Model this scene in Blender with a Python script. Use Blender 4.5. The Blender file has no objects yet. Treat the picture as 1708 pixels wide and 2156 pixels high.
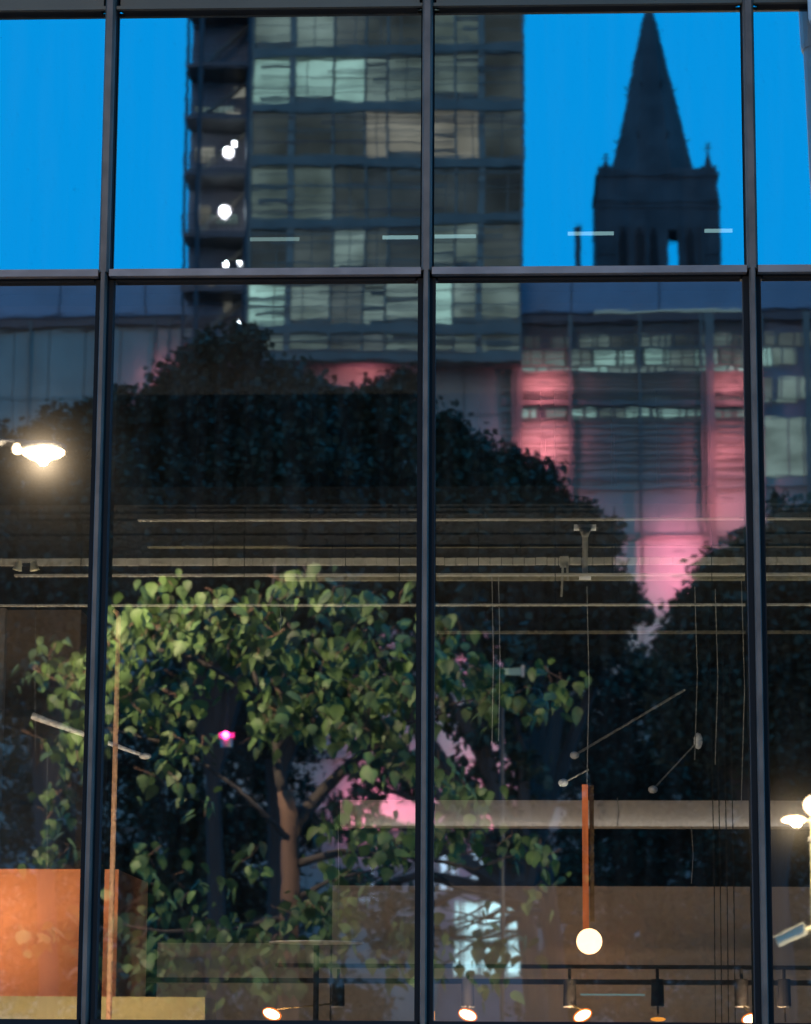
import bpy, math, random
from mathutils import Vector, Matrix, Euler
random.seed(7)
SC = bpy.context.scene
COL = SC.collection
PI = math.pi
R = math.radians

# ------------------------------------------------------------------ camera
CAM = Vector((0.0, -16.0, 1.6))
F, W0, H0 = 6000.0, 1708.0, 2156.0          # focal length and size of the picture in the same unit
cam_d = bpy.data.cameras.new('camera')
cam = bpy.data.objects.new('camera', cam_d); COL.objects.link(cam)
ROT = Matrix.Rotation(R(2.6), 4, 'Z') @ Matrix.Rotation(R(90 + 10.7), 4, 'X') @ Matrix.Rotation(R(0.33), 4, 'Z')
cam.matrix_world = Matrix.Translation(CAM) @ ROT
cam_d.sensor_fit = 'VERTICAL'; cam_d.sensor_height = 24.0
cam_d.lens = 24.0 * F / H0
cam_d.clip_start = 0.1; cam_d.clip_end = 3000
SC.camera = cam

# ------------------------------------------------------------------ sky and sun
world = bpy.data.worlds.new('World'); SC.world = world; world.use_nodes = True
wn = world.node_tree; wn.nodes.clear()
sky = wn.nodes.new('ShaderNodeTexSky'); sky.sky_type = 'NISHITA'; sky.sun_disc = False
sky.sun_elevation = R(-2.0); sky.sun_rotation = R(20)
mixs = wn.nodes.new('ShaderNodeMix'); mixs.data_type = 'RGBA'; mixs.inputs[0].default_value = 0.94
wn.links.new(sky.outputs[0], mixs.inputs[6]); mixs.inputs[7].default_value = (0.0, 4.55, 11.6, 1)
bg = wn.nodes.new('ShaderNodeBackground'); bg.inputs[1].default_value = 0.12
wn.links.new(mixs.outputs[2], bg.inputs[0])
wo = wn.nodes.new('ShaderNodeOutputWorld'); wn.links.new(bg.outputs[0], wo.inputs[0])
sun_d = bpy.data.lights.new('sun', 'SUN'); sun_d.energy = 0.48; sun_d.angle = R(25); sun_d.color = (1, .70, .42)
sun = bpy.data.objects.new('sun', sun_d); COL.objects.link(sun); sun.rotation_euler = Vector((.18, -1, -.16)).to_track_quat('-Z', 'Y').to_euler()
SC.view_settings.view_transform = 'Standard'; SC.view_settings.look = 'None'
SC.view_settings.exposure = 0; SC.view_settings.gamma = 1; SC.view_settings.use_curve_mapping = False

# ------------------------------------------------------------------ helpers
def at(px, py, y):
    """the point on the vertical plane y = const that the glass, or the view through it, shows at (px, py)"""
    d = ROT.to_3x3() @ Vector((px - W0 / 2, H0 / 2 - py, -F))
    t = (y - CAM.y) / d.y
    return CAM + d * t
def rf(px, py, y):
    """the same for what the glass mirrors: the real place is on the street side"""
    p = at(px, py, y); return Vector((p.x, -p.y, p.z))

def nodes(name):
    m = bpy.data.materials.new(name); m.use_nodes = True
    nt = m.node_tree; nt.nodes.clear()
    out = nt.nodes.new('ShaderNodeOutputMaterial')
    return m, nt, out
def mat(name, col, rough=0.6, metal=0.0, var=0.25, scale=3.0, bump=0.0, stretch=(1, 1, 1), col2=None, trans=0.0):
    m, nt, out = nodes(name)
    b = nt.nodes.new('ShaderNodeBsdfPrincipled')
    b.inputs['Roughness'].default_value = rough; b.inputs['Metallic'].default_value = metal
    g = nt.nodes.new('ShaderNodeNewGeometry'); mp = nt.nodes.new('ShaderNodeMapping'); mp.inputs['Scale'].default_value = stretch
    n = nt.nodes.new('ShaderNodeTexNoise'); n.inputs['Scale'].default_value = scale; n.inputs['Detail'].default_value = 5
    nt.links.new(g.outputs['Position'], mp.inputs[0]); nt.links.new(mp.outputs[0], n.inputs[0])
    r = nt.nodes.new('ShaderNodeValToRGB')
    c2 = col2 or tuple(c * (1 - var) for c in col)
    r.color_ramp.elements[0].position = .35; r.color_ramp.elements[1].position = .65
    r.color_ramp.elements[0].color = (*c2, 1); r.color_ramp.elements[1].color = (*col, 1)
    nt.links.new(n.outputs[0], r.inputs[0]); nt.links.new(r.outputs[0], b.inputs['Base Color'])
    if bump:
        bp = nt.nodes.new('ShaderNodeBump'); bp.inputs['Strength'].default_value = bump; bp.inputs['Distance'].default_value = .02
        nt.links.new(n.outputs[0], bp.inputs['Height']); nt.links.new(bp.outputs[0], b.inputs['Normal'])
    last = b
    if trans:
        t = nt.nodes.new('ShaderNodeBsdfTranslucent'); nt.links.new(r.outputs[0], t.inputs[0])
        mx = nt.nodes.new('ShaderNodeMixShader'); mx.inputs[0].default_value = trans
        nt.links.new(b.outputs[0], mx.inputs[1]); nt.links.new(t.outputs[0], mx.inputs[2]); last = mx
    nt.links.new(last.outputs[0], out.inputs[0])
    return m
def glow(name, col, s, var=0.0, scale=1.0, stretch=(1, 1, 1)):
    m, nt, out = nodes(name)
    e = nt.nodes.new('ShaderNodeEmission'); e.inputs[0].default_value = (*col, 1); e.inputs[1].default_value = s
    if var:
        g = nt.nodes.new('ShaderNodeNewGeometry'); mp = nt.nodes.new('ShaderNodeMapping'); mp.inputs['Scale'].default_value = stretch
        n = nt.nodes.new('ShaderNodeTexNoise'); n.inputs['Scale'].default_value = scale; n.inputs['Detail'].default_value = 3
        mr = nt.nodes.new('ShaderNodeMapRange'); mr.inputs[1].default_value = .3; mr.inputs[2].default_value = .7
        mr.inputs[3].default_value = s * (1 - var); mr.inputs[4].default_value = s * (1 + var * .4)
        nt.links.new(g.outputs['Position'], mp.inputs[0]); nt.links.new(mp.outputs[0], n.inputs[0])
        nt.links.new(n.outputs[0], mr.inputs[0])
        n2 = nt.nodes.new('ShaderNodeTexNoise'); n2.inputs['Scale'].default_value = .16; n2.inputs['Detail'].default_value = 2
        mr2 = nt.nodes.new('ShaderNodeMapRange'); mr2.inputs[1].default_value = .35; mr2.inputs[2].default_value = .65; mr2.inputs[3].default_value = .45; mr2.inputs[4].default_value = 1.15
        mu = nt.nodes.new('ShaderNodeMath'); mu.operation = 'MULTIPLY'
        nt.links.new(g.outputs['Position'], n2.inputs[0]); nt.links.new(n2.outputs[0], mr2.inputs[0])
        nt.links.new(mr.outputs[0], mu.inputs[0]); nt.links.new(mr2.outputs[0], mu.inputs[1]); nt.links.new(mu.outputs[0], e.inputs[1])
    nt.links.new(e.outputs[0], out.inputs[0])
    return m
def pane_mat(name, refl=0.58, film=0.0011, tint=(.93, .97, .96)):
    m, nt, out = nodes(name)
    g = nt.nodes.new('ShaderNodeNewGeometry')
    def noise(scale, st, det=1):
        mp = nt.nodes.new('ShaderNodeMapping'); mp.inputs['Scale'].default_value = st
        n = nt.nodes.new('ShaderNodeTexNoise'); n.inputs['Scale'].default_value = scale; n.inputs['Detail'].default_value = det
        nt.links.new(g.outputs['Position'], mp.inputs[0]); nt.links.new(mp.outputs[0], n.inputs[0]); return n
    n1 = noise(1.0, (5.5, 1, 13.0)); n2 = noise(1.0, (.7, 1, 1.3), 0)
    b1 = nt.nodes.new('ShaderNodeBump'); b1.inputs['Strength'].default_value = 1; b1.inputs['Distance'].default_value = 3.0e-5
    b2 = nt.nodes.new('ShaderNodeBump'); b2.inputs['Strength'].default_value = 1; b2.inputs['Distance'].default_value = 5e-4
    nt.links.new(n1.outputs[0], b1.inputs['Height']); nt.links.new(n2.outputs[0], b2.inputs['Height'])
    nt.links.new(b2.outputs[0], b1.inputs['Normal'])
    t = nt.nodes.new('ShaderNodeBsdfTransparent'); t.inputs[0].default_value = (*tint, 1)
    gl = nt.nodes.new('ShaderNodeBsdfGlossy'); gl.distribution = 'BECKMANN'; gl.inputs['Roughness'].default_value = .0195; gl.inputs[0].default_value = (.95, .98, 1, 1)
    nt.links.new(b1.outputs[0], gl.inputs['Normal'])
    mx = nt.nodes.new('ShaderNodeMixShader'); mx.inputs[0].default_value = refl
    nt.links.new(t.outputs[0], mx.inputs[1]); nt.links.new(gl.outputs[0], mx.inputs[2])
    g2 = nt.nodes.new('ShaderNodeBsdfGlossy'); g2.inputs['Roughness'].default_value = .085; g2.inputs[0].default_value = (1, 1, 1, 1)
    m2 = nt.nodes.new('ShaderNodeMixShader'); m2.inputs[0].default_value = film
    nt.links.new(mx.outputs[0], m2.inputs[1]); nt.links.new(g2.outputs[0], m2.inputs[2])
    df = nt.nodes.new('ShaderNodeBsdfDiffuse'); df.inputs[0].default_value = (.5, .45, .4, 1)
    n3 = noise(1.0, (9, 1, .8), 6)
    mr = nt.nodes.new('ShaderNodeMapRange'); mr.inputs[1].default_value = .42; mr.inputs[2].default_value = .75; mr.inputs[3].default_value = .003; mr.inputs[4].default_value = .024
    nt.links.new(n3.outputs[0], mr.inputs[0])
    m3 = nt.nodes.new('ShaderNodeMixShader'); nt.links.new(mr.outputs[0], m3.inputs[0])
    nt.links.new(m2.outputs[0], m3.inputs[1]); nt.links.new(df.outputs[0], m3.inputs[2])
    nt.links.new(m3.outputs[0], out.inputs[0])
    return m

class MB:
    def __init__(s): s.v = []; s.f = []; s.smooth = False
    def box(s, a, b, rot=None, piv=None):
        x0, x1 = sorted((a[0], b[0])); y0, y1 = sorted((a[1], b[1])); z0, z1 = sorted((a[2], b[2]))
        vs = [Vector(p) for p in ((x0,y0,z0),(x1,y0,z0),(x1,y1,z0),(x0,y1,z0),(x0,y0,z1),(x1,y0,z1),(x1,y1,z1),(x0,y1,z1))]
        if rot:
            c = piv or sum(vs, Vector()) / 8
            vs = [c + rot @ (p - c) for p in vs]
        n = len(s.v); s.v += vs
        s.f += [tuple(n + i for i in q) for q in ((0,3,2,1),(4,5,6,7),(0,1,5,4),(1,2,6,5),(2,3,7,6),(3,0,4,7))]
        return s
    def tube(s, pts, rs, n=10, caps=True):
        pts = [Vector(p) for p in pts]
        if not hasattr(rs, '__len__'): rs = [rs] * len(pts)
        base = len(s.v); up = None
        for i, p in enumerate(pts):
            d = (pts[min(i+1, len(pts)-1)] - pts[max(i-1, 0)]).normalized()
            a = d.orthogonal().normalized() if up is None else (up - d * up.dot(d)).normalized()
            up = a; b = d.cross(a)
            for k in range(n):
                t = 2 * PI * k / n; s.v.append(p + (a * math.cos(t) + b * math.sin(t)) * rs[i])
        for i in range(len(pts) - 1):
            for k in range(n):
                k2 = (k + 1) % n
                s.f.append((base+i*n+k, base+i*n+k2, base+(i+1)*n+k2, base+(i+1)*n+k))
        if caps:
            s.f.append(tuple(base + k for k in reversed(range(n)))); s.f.append(tuple(base + (len(pts)-1)*n + k for k in range(n)))
        return s
    def ball(s, c, r, n=16, sq=(1, 1, 1)):
        c = Vector(c); base = len(s.v); m = n // 2
        for i in range(m + 1):
            ph = PI * i / m
            for k in range(n):
                t = 2 * PI * k / n
                s.v.append(c + Vector((r*sq[0]*math.sin(ph)*math.cos(t), r*sq[1]*math.sin(ph)*math.sin(t), r*sq[2]*math.cos(ph))))
        for i in range(m):
            for k in range(n):
                k2 = (k + 1) % n
                s.f.append((base+i*n+k, base+(i+1)*n+k, base+(i+1)*n+k2, base+i*n+k2))
        s.smooth = True
        return s
    def poly(s, pts):
        n = len(s.v); s.v += [Vector(p) for p in pts]; s.f.append(tuple(range(n, n + len(pts)))); return s
    def prism(s, ring0, ring1):
        n = len(s.v); k = len(ring0); s.v += [Vector(p) for p in ring0] + [Vector(p) for p in ring1]
        for i in range(k):
            j = (i + 1) % k; s.f.append((n+i, n+j, n+k+j, n+k+i))
        s.f.append(tuple(n + i for i in reversed(range(k)))); s.f.append(tuple(n + k + i for i in range(k)))
        return s
    def mesh(s, name, m, org=Vector()):
        me = bpy.data.meshes.new(name)
        me.from_pydata([tuple(p - org) for p in s.v], [], s.f)
        if m: me.materials.append(m)
        if s.smooth:
            for p in me.polygons: p.use_smooth = True
        me.update(); return me
    def build(s, name, m, parent=None, org=None, kind=None):
        """one mesh object; a child's origin is where its parent stands"""
        pl = wloc(parent) if parent else Vector()
        o0 = Vector(org) if org is not None else (pl if parent else (sum(s.v, Vector()) / len(s.v)))
        o = bpy.data.objects.new(name, s.mesh(name, m, o0)); COL.objects.link(o)
        o.location = o0 - pl
        if parent: o.parent = parent
        if kind: o['kind'] = kind
        return o
def wloc(o):
    p = o.location.copy()
    while o.parent: o = o.parent; p = p + o.location
    return p
def tag(o, label, cat, group=None):
    o['label'] = label; o['category'] = cat
    if group: o['group'] = group
    return o
def empty(name, loc, label, cat, group=None):
    o = bpy.data.objects.new(name, None); COL.objects.link(o); o.location = Vector(loc); o.empty_display_size = .2
    return tag(o, label, cat, group)
def inst(name, me, loc, parent=None, rot=None, kind=None, scale=None):
    o = bpy.data.objects.new(name, me); COL.objects.link(o)
    o.location = Vector(loc) - (wloc(parent) if parent else Vector())
    if parent: o.parent = parent
    if rot is not None: o.rotation_euler = rot
    if scale is not None: o.scale = scale
    if kind: o['kind'] = kind
    return o
def light(kind, loc, col, power, parent=None, radius=.05, size=None, target=None, cone=None):
    l = bpy.data.lights.new('lamp_light', kind); l.energy = power; l.color = col
    if kind == 'AREA': l.shape = 'RECTANGLE'; l.size, l.size_y = size
    else: l.shadow_soft_size = radius
    if kind == 'SPOT': l.spot_size = R(cone or 80); l.spot_blend = .8
    o = bpy.data.objects.new('lamp_light', l); COL.objects.link(o)
    o.location = Vector(loc) - (wloc(parent) if parent else Vector())
    if parent: o.parent = parent
    if target is not None: o.rotation_euler = (Vector(target) - Vector(loc)).to_track_quat('-Z', 'Y').to_euler()
    return o

# ------------------------------------------------------------------ materials
M = dict(
    frame=mat('black_frame', (.008, .008, .009), .95, .0),
    cap=mat('anodised_cap', (.17, .12, .09), .6, .2, var=.4, scale=9, stretch=(1, 1, .6)),
    transom=mat('anodised_transom', (.27, .22, .20), .55, .2, var=.35, scale=7, stretch=(.6, 1, 1)),
    spandrel=mat('grey_spandrel', (.085, .075, .05), .5, .2, var=.25, scale=1.5),
    pane=pane_mat('coated_glass'),
    asphalt=mat('asphalt', (.05, .05, .052), .85, scale=6, bump=.3),
    paving=mat('paving', (.2, .19, .18), .8, scale=4, bump=.2),
    kerb=mat('bluestone', (.16, .16, .17), .8, scale=8),
    concrete=mat('dark_concrete', (.16, .16, .17), .8, scale=.8),
    panel=mat('grey_panel', (.24, .26, .21), .65, scale=.35, var=.22),
    panel2=mat('grey_panel_weathered', (.20, .21, .18), .65, scale=.5, var=.3),
    parapet=mat('blue_grey_parapet', (.13, .21, .27), .5, scale=.3, var=.25),
    slab=mat('slab_edge', (.15, .14, .11), .7, scale=.6),
    tframe=mat('tower_frame', (.18, .17, .13), .6, .2, scale=.8),
    steel=mat('dark_steel', (.05, .052, .055), .5, .5),
    stone=mat('soot_dark_sandstone', (.055, .06, .062), .9, scale=.35, var=.45, bump=.3),
    bark=mat('brown_bark', (.12, .065, .04), .85, scale=6, stretch=(1, 1, .25), bump=.6),
    bark2=mat('dark_bark', (.045, .036, .03), .9, scale=4, stretch=(1, 1, .25), bump=.5),
    leaf=mat('plane_leaf', (.085, .155, .035), .6, scale=2.2, col2=(.022, .042, .012), trans=.2),
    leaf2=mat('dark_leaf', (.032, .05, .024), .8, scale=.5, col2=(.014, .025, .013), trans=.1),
    brown=mat('brown_plaster', (.29, .245, .205), .8, scale=1.2, var=.12, stretch=(1, 1, .3)),
    dark=mat('dark_interior', (.007, .008, .010), .9),
    soffit=mat('black_soffit', (.0025, .0025, .003), .95),
    beige=mat('beige_plaster', (.42, .40, .36), .8, scale=1.5, var=.1),
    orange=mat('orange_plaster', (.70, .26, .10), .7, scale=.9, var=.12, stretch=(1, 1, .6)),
    orange_shade=mat('orange_plaster_shaded', (.30, .15, .09), .7, scale=1.6, var=.3),  # darker copy of the orange, shading the side face by colour
    yellow=mat('ochre_counter', (.55, .45, .18), .6, scale=2, var=.15),
    rail=mat('pale_rail', (.42, .40, .33), .5, .1, scale=4, var=.3),
    tray=mat('olive_tray', (.22, .20, .13), .6, scale=4, var=.3),
    wire=mat('steel_wire', (.35, .33, .28), .4, .6),
    white=mat('white_enamel', (.75, .76, .74), .4, scale=3, var=.08),
    cream=mat('cream_enamel', (.70, .66, .45), .45, scale=3, var=.12),
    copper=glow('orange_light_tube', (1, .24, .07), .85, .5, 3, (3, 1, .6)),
    bracket=mat('brown_bracket', (.16, .12, .05), .5, .3),
    post=mat('terracotta_post', (.62, .34, .18), .6, scale=3, var=.3),
    black=mat('black_metal', (.010, .010, .011), .8, .0),
)
G = dict(
    warm=glow('warm_lamp', (1, .66, .36), 12), hot=glow('street_lamp_glass', (1, .72, .42), 22),
    globe=glow('opal_globe', (1, .60, .32), 7), spot=glow('spot_lens', (1, .62, .36), 12), rim=glow('spot_halo', (1, .22, .03), 2.5), amber=glow('amber_lens', (1, .36, .05), 2.2),  # rim: orange halo around the spot lenses, put in as emission
    teal=glow('cool_tube', (.55, .95, 1), .75), tealdim=glow('cool_tube_far', (.55, .85, .85), .5),
    w3=glow('bright_office', (.50, .86, .78), .95, .35, .35, (1, 1, 2.2)),
    w2=glow('lit_office', (.46, .66, .62), .52, .5, .3, (1, 1, 2)),
    w2w=glow('warm_office', (.62, .62, .52), .50, .4, .3, (1, 1, 2)),
    w1=glow('dim_office', (.42, .56, .58), .24, .6, .25, (1, 1, 1.5)),
    pink=glow('pink_lamp', (1, .22, .38), 3), red=glow('red_sign', (1, .03, .25), 3.2), white=glow('white_flood', (.95, .93, 1), 14),
    shop=glow('shop_window', (.55, .76, 1), 2.6, .6, .8, (1, 1, 2.5)),
    shop2=glow('shop_window_teal', (.55, .92, 1), 2.3, .8, .7, (1, 1, 1)),
)
WDARK = glow('unlit_office_glow', (.34, .48, .55), .15, .4, .3, (1, 1, 2))  # unlit windows given a faint painted glow to soften the tower

# ------------------------------------------------------------------ ground
MB().poly([(-900, 900, 0), (-900, -900, 0), (900, -900, 0), (900, 900, 0)]).build('road', M['asphalt'], kind='structure')
MB().box((-120, -6, 0.004), (120, -.6, .13)).build('pavement', M['paving'], kind='structure')
MB().box((-120, -6.3, 0.004), (120, -6.003, .14)).build('kerb', M['kerb'], kind='structure')
MB().box((-120, -30, 0.004), (120, -14.4, .13)).build('pavement', M['paving'], kind='structure')
MB().box((-120, -14.397, 0.004), (120, -14.1, .14)).build('kerb', M['kerb'], kind='structure')

# ------------------------------------------------------------------ the glazed front
xs0 = [at(222, 577, 0).x, at(897, 574, 0).x, at(1584, 571, 0).x]
PITCH = (xs0[2] - xs0[0]) / 2; XM = sum(xs0) / 3
ZB, ZT, ZS, ZTOP = at(854, 2146, 0).z, at(854, 575, 0).z, at(854, 20, 0).z, at(854, -420, 0).z
bld = empty('glass_building', (XM, 0, 0), 'glass curtain wall front with dark mullions mirroring dusk sky, tower and church spire', 'building')
MX = [XM + k * PITCH for k in range(-4, 5)]
rows = [(ZB, ZT, 'pane'), (ZT, ZS, 'pane')]
# mullions
for x in MX:
    mb = MB().box((x-.051, .004, 0), (x+.051, .24, ZT-.03)).box((x-.032, .004, ZT+.03), (x+.032, .20, ZTOP))
    mu = mb.build('mullion', M['frame'], bld)
    c = MB()
    w = .029; w2 = .018
    for ww, za_, zb_ in ((w2, 0, ZT), (w, ZT, ZTOP)):
        c.prism([(x-ww, -.05, za_), (x-ww*.6, -.075, za_), (x+ww*.6, -.075, za_), (x+ww, -.05, za_), (x+ww, 0, za_), (x-ww, 0, za_)],
                [(x-ww, -.05, zb_), (x-ww*.6, -.075, zb_), (x+ww*.6, -.075, zb_), (x+ww, -.05, zb_), (x+ww, 0, zb_), (x-ww, 0, zb_)])
    c.build('cover_cap', M['cap'], mu)
def hbar(z, h, name='transom', capmat='transom', dep=.055, und=.03):
    mb = MB()
    for a, b in zip(MX[:-1], MX[1:]): mb.box((a+.065, .006, z-h/2-und), (b-.065, .20, z+h/2))
    o = mb.build(name, M['frame'], bld)
    c = MB()
    for a, b in zip(MX[:-1], MX[1:]): c.box((a+.032, -dep, z-h/2), (b-.032, .003, z+h/2))
    c.build('cover_cap', M[capmat], o)
hbar(ZT, .042, und=.016)
hbar(ZS + .02, .02, capmat='spandrel', dep=.03, und=.0)
hbar(ZB - .16, .30, capmat='frame', dep=.04)
# panes: real sheets of glass, coated face to the street
def pane(x0, x1, z0, z1):
    cx, cz = (x0+x1)/2, (z0+z1)/2
    jx, jz = random.uniform(-.0003, .0003), random.uniform(-.00025, .00025)
    vs = [(x0-cx, 0, z0-cz), (x1-cx, 0, z0-cz), (x1-cx, 0, z1-cz), (x0-cx, 0, z1-cz)]
    me = bpy.data.meshes.new('pane'); me.from_pydata(vs, [], [(0, 1, 2, 3)]); me.materials.append(M['pane']); me.update()
    o = bpy.data.objects.new('pane', me); COL.objects.link(o); o.parent = bld
    o.location = Vector((cx, .05, cz)) - bld.location; o.rotation_euler = (jx, 0, jz)
for a, b in zip(MX[:-1], MX[1:]):
    pane(a+.04, b-.04, ZB-.02, ZT-.02); pane(a+.04, b-.04, ZT+.02, ZS+.02)
    MB().box((a+.05, .01, ZS+.03), (b-.05, .05, ZTOP)).build('spandrel_panel', M['spandrel'], bld)
    MB().box((a+.05, .01, 0), (b-.05, .05, ZB-.33)).build('spandrel_panel', M['frame'], bld)

# ------------------------------------------------------------------ rooms behind the glass
xl, xr = -9.5, 10.5
YB = 8.05
MB().box((xl, .25, -.01), (xr, YB+4, .05)).build('interior_floor', M['dark'], kind='structure')
zc = at(854, 1084, 2.5).z + .06
MB().box((xl+.01, 2.44, zc), (xr-.01, YB+3.9, zc+.12)).build('interior_ceiling', M['soffit'], kind='structure')
MB().box((xl, .25, ZT-.12), (xr, YB+4, ZT-.05)).build('interior_ceiling', M['soffit'], kind='structure')
MB().box((xl, .25, ZTOP), (xr, YB+4, ZTOP+.2)).build('interior_ceiling', M['soffit'], kind='structure')
MB().box((xl, YB+4, 0), (xr, YB+4.2, ZTOP)).box((xl-.2, .25, 0), (xl, YB+4, ZTOP)).box((xr, .25, 0), (xr+.2, YB+4, ZTOP)).build('interior_wall', M['dark'], kind='structure')
zw = at(1300, 1866, YB).z
bx0 = at(700, 1900, YB).x
MB().box((bx0, YB, .05), (xr, YB+.2, zw)).build('interior_wall', M['brown'], kind='structure')
xw2 = at(330, 1990, YB-.1).x; zw2 = at(500, 1985, YB-.1).z
MB().box((xw2, YB-.05, .05), (bx0-.01, YB+.1, zw2)).build('interior_wall', M['brown'], kind='structure')
# bulkhead washed from below
p0, p1 = at(716, 1738, 7.6), at(716, 1684, 7.6)
MB().box((p0.x, 7.6, p0.z), (xr, 7.9, p1.z)).build('bulkhead', M['beige'], kind='structure')
# dark ledges above the track
for y0, y1, xa in ((2028, 2040, 640), (2056, 2074, 0)):
    a, b = at(xa-60, y0, 6.5), at(1800, y1, 6.5)
    MB().box((a.x, 6.5, a.z), (xr, 6.8, b.z)).build('ledge', M['black'], kind='structure')
# warm ochre counter, orange screen on the left
a, b = at(-260, 2096, 3.4), at(432, 2096, 3.4)
MB().box((a.x, 3.4, .05), (b.x, 4.1, a.z)).build('counter', M['yellow'])
tag(bpy.context.scene.objects['counter'], 'long ochre counter below the orange screen, beside the bottom left mullion', 'counter')
s0, s1 = at(-260, 1830, 4.4), at(250, 1830, 4.4)
scr = empty('orange_screen', (s1.x, 4.4, 0), 'orange plastered partition block at bottom left behind the glass', 'partition')
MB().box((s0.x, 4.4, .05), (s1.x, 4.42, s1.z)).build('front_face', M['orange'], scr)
MB().box((s0.x, 4.423, .05), (s1.x-.002, 6.0, s1.z-.004)).build('side_face', M['orange_shade'], scr)
# big brown column
a, b = at(18, 1250, 7.0), at(172, 1250, 7.0)
col = empty('brown_column', ((a.x+b.x)/2, 7.0, 0), 'broad square brown column standing behind the orange screen', 'column')
MB().box((a.x, 7, .05), (b.x, 7.6, at(0, 1248, 7).z)).build('shaft', M['brown'], col)
MB().box((a.x+.003, 7.003, at(0, 1247, 7).z), (b.x-.003, 7.597, ZT-.13)).build('capital', M['black'], col)
MB().box((a.x-.05, 6.9, .05), (a.x+.0, 7.3, at(0, 1215, 7).z)).build('corner_strip', M['beige'], col)
# terracotta post with hook
a = at(250, 1300, 2.6)
post = empty('terracotta_post', (a.x, 2.6, 0), 'thin terracotta post with a hooked top beside the left mullion', 'post')
MB().tube([(a.x, 2.6, .05), (a.x, 2.6, a.z), (a.x-.01, 2.6, a.z+.03), (at(240, 1280, 2.6).x, 2.6, a.z+.05)], [.021, .016, .016, .014], 10).build('shaft', M['post'], post)
MB().tube([(a.x, 2.6, .05), (a.x, 2.6, .12)], .06).build('foot', M['post'], post)

# rails under the ceiling
def rail(name, py0, py1, di, m, label, x0=-300, x1=2000, seg=None, grp='rails hung under the ceiling behind the glass'):
    a, b = at(x0, py0, di), at(x1, py1, di); zt, zb = at(900, py0, di).z, at(900, py1, di).z
    root = empty(name, ((a.x+b.x)/2, di, zb), label, 'rail', grp)
    if not seg: MB().box((a.x, di, zb), (b.x, di+.06, zt)).build('bar', m, root)
    else:
        n = int((b.x-a.x)/seg); w = (b.x-a.x)/n
        me = MB().box((-w/2+.002, 0, 0), (w/2-.002, .05, zt-zb)).mesh('segment', m)
        for i in range(n): inst('segment', me, (a.x+(i+.5)*w, di+random.uniform(0, .01), zb+random.uniform(-.001, .001)), root)
    for i in range(7):
        x = a.x + (b.x-a.x)*(i+.5)/7
        MB().tube([(x, di+.03, zt), (x, di+.03, ZT-.12)], .0025, 5).build('hanger', M['black'], root)
    return root
rail('ceiling_rail', 1091, 1094, 2.5, M['rail'], 'topmost hairline pale rail running across all panes', 290)
rail('ceiling_tray', 1140, 1151, 4.0, M['tray'], 'dull olive strip, second from the top of the ceiling rails', 310)
rail('ceiling_tray', 1174, 1188, 3.4, M['rail'], 'broad beige rail of short segments across all panes', -300, seg=.078)
rail('ceiling_rail', 1207, 1211, 2.8, M['rail'], 'thin pale rail just under the broad segmented one', 30)
rail('ceiling_tray', 1214, 1221, 3.8, M['tray'], 'thin strip painting the dim shadow beneath the paired pale rails', 600)  # solid strip built where only the thin rail's shade falls
rail('ceiling_rail', 1271, 1274, 2.5, M['rail'], 'lowest thin pale rail above the lit tree reflection', -300)
rail('ceiling_tray', 1328, 1333, 5.0, M['tray'], 'very dim strip under the lowest pale rail, right half', 920)
# hanging cables
CL = ['left strand of the close cable pair right of the centre mullion', 'right strand of the close cable pair right of the centre mullion', 'cable dropping straight down to the orange tube lamp',
      'leftmost of the long pale cables near the right mullion', 'second long pale cable from the left near the right mullion', 'pale cable just left of the right mullion', 'pale cable grazing the edge of the right mullion',
      'cable in the leftmost pane above the white arm', 'short cable above the leafy tree crown', 'cable in the leftmost pane down to the orange screen', 'short cable crossing the lit beam beside the orange tube',
      'cable below the left end of the lit beam', 'cable in the dark gap under the beam, right of the globe lamp']
for ci, (px, y0, y1, di) in enumerate(((1036, 1215, 1565, 3.2), (1050, 1215, 1560, 3.4), (1236, 1235, 1652, 3.0), (1463, 1235, 1600, 4), (1506, 1240, 1610, 4),
                     (1561, 1210, 1690, 4), (1582, 1210, 1735, 4), (75, 1300, 1580, 4), (590, 1280, 1330, 4), (100, 1560, 1830, 4),
                     (1300, 1680, 1738, 4), (712, 1740, 1950, 5), (1456, 1740, 1860, 5))):
    a, b = at(px, y0, di), at(px, y1, di)
    tag(MB().tube([(a.x, di, a.z), (a.x+.01, di, (a.z+b.z)/2), (b.x, di, b.z)], .0035, 6).build('hanging_cable', M['wire']),
        CL[ci], 'cable', 'pale cables hanging behind the glass')
for i, px in enumerate((1497, 1510, 1524, 1538)):
    a = at(px, 1600, 6.2)
    tag(MB().tube([(a.x, 6.2, ZT-.12), (a.x+.012, 6.2, 3), (a.x, 6.2, .5)], .004, 6).build('hanging_cable', M['black']),
        ['leftmost', 'second', 'third', 'rightmost'][i] + ' of four dark cables hanging before the brown wall', 'cable', 'dark cables before the brown wall')
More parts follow.
